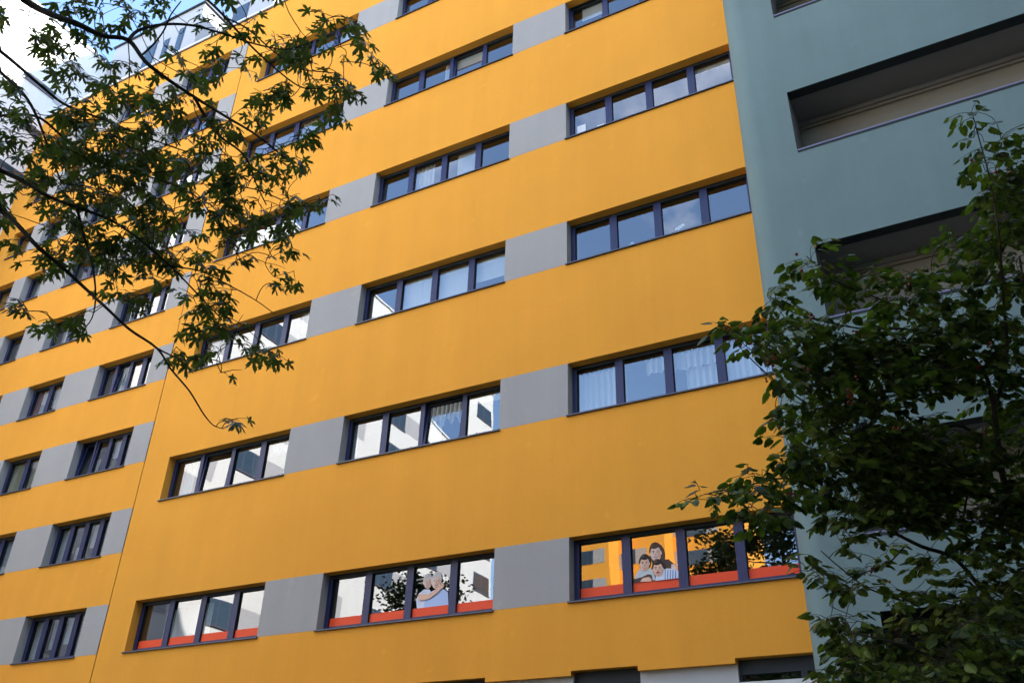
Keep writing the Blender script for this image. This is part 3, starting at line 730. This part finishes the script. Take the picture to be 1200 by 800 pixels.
SP = [mlimb(fork2+Vector((0,0,1.2)), [(60,-190),(200,-150),(340,-110),(470,-75),(545,-40),(574,-18)], 6.2, 6.9, .018, .003),
      mlimb(fork2+Vector((.1,.1,.9)), [(-25,-42)]+J, 5.6, 6.3, .025, .006),
      px_limb([(150,48),(162,36),(190,29),(225,30),(262,40),(300,52),(335,58),(362,50)], 5.92, 6.4, .013, .004),
      px_limb([(228,114),(240,136),(258,160),(280,176),(292,192),(300,215),(312,240)], 6.1, 6.3, .012, .004),
      mlimb(fork2+Vector((0,0,.5)), [(180,-60),(215,-20),(245,2),(268,25),(290,50),(322,80),(352,102),(375,104)], 6.1, 6.5, .012, .004),
      px_limb([(262,20),(290,34),(320,60),(350,80),(372,84),(398,86)], 6.35, 6.6, .007, .003),
      mlimb(fork, [(-40,30),(0,60),(22,78),(45,98),(75,122),(110,136),(150,152),(190,168),(225,180)], 5.7, 6.4, .015, .004),
      mlimb(fork, [(-40,40),(0,84),(24,106),(40,130),(52,160),(60,182),(72,215)], 5.5, 5.9, .013, .005),
      mlimb(fork, [(-50,185),(0,200),(30,214),(56,230),(90,243),(130,258),(165,282),(200,312),(232,345),(258,372)], 5.4, 6.2, .017, .004),
      mlimb(fork, [(-50,200),(0,246),(20,263),(45,290),(75,315),(100,338),(126,362),(152,386),(184,408),(200,432),(222,458),(238,484),(250,498),(262,502)], 5.3, 6.0, .017, .003),
      px_limb([(184,408),(200,416),(218,422),(236,418),(258,424)], 5.8, 6.0, .006, .003),
      px_limb([(90,243),(98,275),(108,310),(112,345),(108,372),(96,388)], 5.7, 5.8, .010, .003),
      mlimb(fork, [(-30,140),(0,136),(22,134),(48,139),(78,164),(112,186),(150,200),(196,214),(232,232),(250,256),(268,280),(282,304)], 5.8, 6.5, .011, .003),
      px_limb([(232,232),(262,220),(300,222),(345,240),(378,242)], 6.4, 6.5, .006, .003),
      px_limb([(200,312),(236,318),(270,335),(300,352),(322,368)], 6.1, 6.2, .006, .003),
      px_limb([(165,66),(180,52),(192,36),(200,18),(212,2)], 5.95, 6.0, .008, .004),
      px_limb([(150,48),(152,80),(150,110),(149,128)], 5.95, 5.9, .004, .002),
      px_limb([(235,22),(222,24),(212,40),(203,26)], 6.4, 6.4, .003, .002)]
for k in range(5):    # upper crown, outside the frame
    a = fork2+Vector((0,0,.3*k)); SP.append([(a, .05), (a+Vector((-1.2+.8*k, -1.6+.5*k, .9)), .03), (a+Vector((-2.2+1.2*k, -2.6+.9*k, 1.3)), .012)])
mlimbs = limb_parts(mt_root, SP)
CL = [ # px x, y, rx, ry, number of sprays, depth
 (28,24,42,20,5,5.8),(80,8,30,12,5,6.0),(62,42,26,18,4,5.9),(72,66,20,14,3,6.0),(135,22,46,24,13,6.1),(178,12,30,18,5,6.3),(118,78,38,30,12,6.1),(95,98,14,14,4,6.0),(150,120,26,22,4,6.1),
 (20,145,32,30,10,5.7),(50,168,44,36,20,5.8),(28,90,14,12,2,5.7),(110,160,56,40,34,6.0),(165,165,52,44,38,6.2),(130,210,64,46,44,6.0),(80,225,50,34,22,5.8),(190,215,48,40,30,6.2),
 (222,120,34,34,16,6.3),(245,92,18,18,5,6.3),(205,70,24,18,4,6.3),(255,168,38,34,17,6.3),(275,210,36,28,17,6.4),(240,240,40,34,20,6.3),(290,262,44,28,18,6.4),(330,254,34,18,10,6.4),(365,244,20,12,5,6.5),
 (110,262,56,34,22,5.9),(165,280,56,38,26,6.1),(110,300,50,30,14,5.9),(165,330,44,30,16,6.0),(220,300,40,34,14,6.2),(250,330,40,26,8,6.2),(100,372,22,14,5,5.8),(55,370,26,14,5,5.7),(60,300,30,26,5,5.7),(30,265,30,24,5,5.6),(20,225,24,20,5,5.6),
 (300,300,36,20,8,6.3),(325,322,30,18,5,6.3),(250,375,36,26,14,6.1),(285,392,28,18,8,6.1),(315,412,18,10,3,6.1),(255,408,26,14,5,6.0),(262,440,8,7,1,6.0),(262,496,20,8,3,6.0),(215,420,10,8,2,5.9),
 (270,48,30,22,6,6.3),(300,28,20,14,3,6.4),(268,78,22,14,4,6.4),(345,58,24,22,9,6.5),(370,70,30,26,13,6.5),(395,30,22,18,6,6.6),(420,62,24,22,7,6.6),(442,72,14,14,3,6.6),(350,112,26,16,6,6.5),(385,102,26,18,8,6.6),(402,122,10,10,2,6.6),
 (335,125,24,14,3,6.4),(320,200,26,20,6,6.4),(345,178,30,14,7,6.5),(370,150,22,8,3,6.5),(310,140,24,14,4,6.4),(345,215,20,12,4,6.5),
 (260,-4,40,10,3,6.4),(200,-10,50,16,5,6.4),(575,-6,14,6,2,6.8),(345,-8,12,6,1,6.6)]
sprays = []
for cx, cy, rx, ry, n, d in CL:
    for _ in range(max(1, round(n*.82))):
        a = random.uniform(0, 2*math.pi); q = math.sqrt(random.random())
        sprays.append((at(cx-6+rx*q*math.cos(a), cy-6+ry*q*math.sin(a), d+random.gauss(0, .22)), random.choice((3, 4, 4, 5, 6)), random.uniform(.75, 1.1)))
for _ in range(150):
    sprays.append((at(random.uniform(-420, -30), random.uniform(-330, 120), random.uniform(5.4, 7.2)), 6, 1))
for _ in range(120):
    sprays.append((at(random.uniform(-100, 430), random.uniform(-420, -50), random.uniform(5.8, 7.4)), 6, 1))
build_tree(mt_root, maple_leaf, MAPLE, sprays, mlimbs, .100, spr_len=.15, droop=.55, flat=.72)

# --- red berried thorn tree on the right
th = tag(empty('thorn_tree', (9.4, -11.2, 0)), 'dark bushy tree with small lobed leaves and red berries at the right edge', 'tree')
tf = Vector((9.2, -11.1, 2.4))
m = MB(); m.tube([Vector((9.4,-11.2,0)), Vector((9.38,-11.2,.3)), Vector((9.3,-11.15,1.3)), tf, Vector((9.1,-10.9,4.2)), Vector((9.1,-10.7,6.2))], [.2,.14,.12,.10,.06,.02], BARK, 12); m.smooth = True; m.build('trunk', th, -th.location)
def tl(lst, d0, d1, r0, r1, s=None):
    return [(tf if s is None else s, r0*1.3)] + px_limb(lst, d0, d1, r0, r1)
TS = [tl([(1260,720),(1190,600),(1172,540),(1165,480),(1150,430),(1110,400),(1060,385)], 6.2, 6.0, .032, .006),
      px_limb([(1165,480),(1180,420),(1175,340),(1170,270),(1160,210),(1148,165),(1140,135)], 6.0, 6.3, .014, .003),
      px_limb([(1172,540),(1130,500),(1080,505),(1020,500),(960,480),(920,455),(890,430),(870,410)], 6.1, 5.8, .012, .003),
      tl([(1230,760),(1160,700),(1120,655),(1080,640),(1040,620),(1000,600),(960,575),(920,560),(870,570),(830,578)], 6.2, 5.6, .018, .003),
      px_limb([(1160,700),(1120,700),(1070,705),(1020,690),(985,665),(962,645)], 6.1, 5.7, .009, .003),
      px_limb([(1120,655),(1130,600),(1135,560),(1128,520)], 6.0, 6.1, .010, .004),
      px_limb([(1060,640),(1040,660),(1010,672),(975,690),(940,675)], 5.9, 5.7, .006, .002),
      px_limb([(1110,400),(1070,370),(1030,350),(980,330),(945,300)], 6.0, 5.8, .008, .003),
      px_limb([(1060,385),(1010,385),(960,375),(920,362),(900,345)], 6.0, 5.7, .007, .003),
      tl([(1260,820),(1180,790),(1100,770),(1040,750),(990,740)], 5.4, 5.0, .02, .003),
      tl([(1290,640),(1240,560),(1215,470),(1205,380),(1195,300)], 6.3, 6.3, .02, .006)]
tlimbs = limb_parts(th, TS)
CR_ = [(1140,140,20,16,4,6.3),(1160,165,24,20,6,6.3),(1175,200,24,26,11,6.3),(1150,190,16,12,3,6.3),(1180,235,34,34,26,6.3),(1165,215,18,24,9,6.3),(1185,290,44,44,44,6.3),(1120,285,30,12,6,6.2),(1140,290,30,24,10,6.2),(1165,345,50,34,30,6.2),(1110,315,24,16,4,6.1),
 (945,298,14,14,4,5.8),(965,322,24,14,7,5.8),(1000,330,34,14,11,5.9),(1050,335,40,20,18,6.0),(1090,350,40,30,24,6.0),(1040,362,34,14,10,6.0),(985,355,18,12,4,5.8),
 (1140,400,60,36,46,6.1),(1080,410,50,26,30,6.0),(1020,405,44,24,26,5.9),(965,395,36,24,22,5.8),(915,372,26,24,10,5.7),(895,345,14,10,3,5.7),(920,400,34,18,14,5.7),(875,385,22,12,7,5.7),(885,412,24,10,6,5.7),(920,430,26,22,10,5.7),(850,378,8,5,1,5.7),
 (960,440,40,30,28,5.8),(1020,450,50,34,40,5.9),(1090,445,36,22,20,6.0),(1180,450,40,40,32,6.2),(925,478,18,10,4,5.7),(935,505,20,14,5,5.7),(980,500,50,34,40,5.8),(1050,510,50,30,40,5.9),(1110,525,40,24,22,6.0),(1175,520,40,30,24,6.2),
 (930,540,30,18,12,5.6),(980,555,54,30,46,5.7),(1060,560,60,30,50,5.9),(1140,570,60,30,44,6.0),(1190,590,30,30,20,6.1),(890,560,30,14,10,5.6),(830,580,28,7,6,5.6),(860,572,22,9,7,5.6),(905,590,36,14,15,5.6),(880,608,18,10,5,5.6),
 (1010,595,44,18,24,5.7),(1070,600,50,18,26,5.8),(1150,620,50,22,24,5.9),(1000,625,20,20,8,5.7),(1030,640,16,12,4,5.8),(1090,655,24,14,8,5.8),(1120,650,20,12,5,5.8),
 (935,652,14,8,3,5.6),(950,668,14,8,3,5.6),(975,680,18,10,6,5.6),(1005,692,18,10,6,5.6),(1025,660,18,16,5,5.7),(1050,700,22,12,7,5.7),(1110,690,40,20,16,5.8),(1170,670,36,36,26,5.9),(1190,700,30,30,16,5.9),
 (975,730,18,12,5,5.4),(995,735,28,18,14,5.4),(1010,765,24,24,14,5.4),(995,785,20,16,8,5.3),(1050,760,44,34,34,5.4),(1100,740,44,30,36,5.3),(1150,760,44,40,40,5.1),(1190,770,40,40,30,4.9),(1090,790,50,18,26,5.0),(1150,720,40,24,22,5.4)]
sp2 = []
for cx, cy, rx, ry, n, d in CR_:
    for _ in range(int(n*(1.35 if cy < 390 else 1.15 if (600 < cy < 745 and cx < 1140) or cx < 925 else 1.95)+.5)):
        a = random.uniform(0, 2*math.pi); q = math.sqrt(random.random())
        sp2.append((at(cx+rx*q*math.cos(a), cy+ry*q*math.sin(a), d+random.gauss(0, .2)), random.choice((3, 4, 5, 6)), random.uniform(.75, 1.15)))
for _ in range(200):
    sp2.append((at(random.uniform(1210, 1500), random.uniform(100, 800), random.uniform(5.6, 7.4)), 7, 1.1))
lv = build_tree(th, thorn_leaf, HAW, sp2, tlimbs, .068, spr_len=.13, droop=.35, flat=.62, stem_r=.0022)
bm_ = bmesh.new(); bmesh.ops.create_icosphere(bm_, subdivisions=2, radius=.0085); bme = bpy.data.meshes.new('berry'); bm_.to_mesh(bme); bme.materials.append(BERRY)
for p in bme.polygons: p.use_smooth = True
BP = [(906,418,4),(903,424,3),(912,413,3),(935,392,2),(866,402,2),(882,398,3),(897,444,2),(943,432,2),(1160,405,2),(1149,428,5),(994,460,4),(997,468,3),(1003,446,2),(1051,505,3),(930,577,5),(930,296,1),(942,312,1),(1168,203,2),(1183,202,2),(1140,190,2),(1022,665,2),(1046,684,1),(964,523,2),(1064,330,2),(1002,388,2),(950,372,3),(1152,505,2),(1120,480,1)]
for x, y, n in BP:
    for k in range(n):
        o = link('berry', bme, th, at(x+random.uniform(-4,4), y+random.uniform(-5,5), 5.3 if x < 1100 else 5.7) - th.location); s = random.uniform(.8, 1.15); o.scale = (s, s, s*1.1)

# --- courtyard trees behind the camera, some mirrored in the panes, others added unseen to shade the facade
def far_tree(name, loc, H, rad, n, label, conifer=False, leaf=1):
    e = tag(empty(name, loc), label, 'tree', 'courtyard trees mirrored in the windows')  # group also holds the trees added only for shade
    m = MB(); m.tube([Vector((0,0,0)), Vector((.05,0,H*.4)), Vector((0,.1,H*.95))], [.25,.17,.04], BARK, 8); rnd = random.Random(int(H*10))
    for k in range(26):
        z = H*rnd.uniform(.3, .93); a = rnd.uniform(0, 6.28); r_ = rad*(1.15-(z/H) if conifer else math.sin(math.pi*min(1, z/H))**.5)
        m.tube([Vector((0,0,z)), Vector((math.cos(a)*r_*.5, math.sin(a)*r_*.5, z+.3)), Vector((math.cos(a)*r_, math.sin(a)*r_, z+(.2 if conifer else .9)))], [.05,.03,.01], BARK, 5)
    m.build('trunk', e)
    V, Fc = [], []
    cl = []
    for k in range(60):
        z = H*rnd.uniform(.32, .97); a = rnd.uniform(0, 6.28); r_ = rad*(1.2-(z/H) if conifer else math.sin(math.pi*min(1, (z/H)*.9+.05))**.6)*math.sqrt(rnd.uniform(.1, 1)); cl.append((math.cos(a)*r_, math.sin(a)*r_, z))
    for k in range(n):
        c = rnd.choice(cl); p = Vector((c[0]+rnd.gauss(0,.42), c[1]+rnd.gauss(0,.42), c[2]+rnd.gauss(0,.25)))
        u_ = Vector((rnd.gauss(0,1), rnd.gauss(0,1), rnd.gauss(0,.6))).normalized()*.13*leaf; v_ = u_.orthogonal().normalized()*.07*leaf; b = len(V)
        V += [tuple(p-u_), tuple(p+v_), tuple(p+u_), tuple(p-v_)]; Fc.append((b, b+1, b+2, b+3))
    me = bpy.data.meshes.new('crown'); me.from_pydata(V, [], Fc); me.materials.append(PINE); me.update(); link('crown', me, e)['kind'] = 'stuff'
far_tree('courtyard_tree', (-14.2, -14.5, 0), 12.8, 3.0, 12000, 'leafy tree mirrored in the second pane of the window beside the couple picture', leaf=.8)
far_tree('pine_tree', (-4.6, -27, 0), 17.5, 3.2, 7000, 'dark pine mirrored across the third pane right of the family picture', True)
far_tree('pine_tree', (-1.0, -25, 0), 20.5, 3.3, 11000, 'dark pine against blue sky mirrored in the pane beside the blue grey block', False)
for (x, y, H, rr), lb in zip(((10.6, -24, 19, 4.0), (7.5, -32, 21, 5.0), (12.4, -17.6, 16, 2.4)), ('broad leafy tree added unseen behind the viewer to shade the lower facade', 'tallest leafy tree added unseen farthest behind the viewer for shade', 'slim leafy tree added unseen for shade beside the added wing')):  # added out of view to shade the lower right of the facade
    far_tree('courtyard_tree', (x, y, 0), H, rr, 5200, lb, leaf=2.0)
for i, (x, y, H, rr) in enumerate(((-21, -39, 15, 3.8), (-14, -42, 16.5, 4.2), (-7.5, -38, 14.5, 3.8), (-1, -43, 16.5, 4.2), (4.5, -45, 17, 4.2))):  # row added across the lawn to keep low sky light off the facade
    far_tree('courtyard_tree', (x, y, 0), H, rr, 3400, ['broad tree at the white end of the row added to block low sky', 'second tree in the row added to block low sky, taller than its left neighbour', 'lowest and middle tree of the row added to block low sky', 'fourth tree in the row added to block low sky, beside the lowest one', 'tallest tree ending the row added to block low sky'][i], leaf=2.2)
# unseen shrubs added at the foot of the facade to darken its lower rows
def shrub(x, label):
    e = tag(empty('shrub', (x, -3.6, 0)), label, 'shrub', 'shrubs added to shade the foot of the facade')
    rnd = random.Random(int(x*7)+99); m = MB()
    for k in range(6):
        a = k*1.05; m.tube([Vector((0,0,0)), Vector((math.cos(a)*.4, math.sin(a)*.3, 1.2)), Vector((math.cos(a)*.9, math.sin(a)*.7, 2.6))], [.05,.035,.01], BARK, 5)
    m.build('stems', e); V, Fc = [], []
    for k in range(1500):
        a, b, r_ = rnd.uniform(0, 6.28), rnd.uniform(-1, 1), rnd.uniform(.6, 1)**.5; q = math.sqrt(1-b*b)
        p = Vector((math.cos(a)*q*1.35*r_, math.sin(a)*q*1.0*r_, 1.8+b*1.75*r_)); u_ = Vector((rnd.gauss(0,1), rnd.gauss(0,1), rnd.gauss(0,1))).normalized()*.16; v_ = u_.orthogonal().normalized()*.09; n0 = len(V)
        V += [tuple(p-u_), tuple(p+v_), tuple(p+u_), tuple(p-v_)]; Fc.append((n0, n0+1, n0+2, n0+3))
    me = bpy.data.meshes.new('crown'); me.from_pydata(V, [], Fc); me.materials.append(PINE); me.update(); link('crown', me, e)['kind'] = 'stuff'
for i, x in enumerate((-15, -12.2, -9.3, -6.3, -3.5, -.6, 2.2, 5.0)): shrub(x, 'green shrub added unseen to darken the facade foot, %s in its row' % ['nearest the white wing', 'second', 'third', 'fourth', 'fifth', 'sixth', 'seventh', 'nearest the blue grey block'][i])
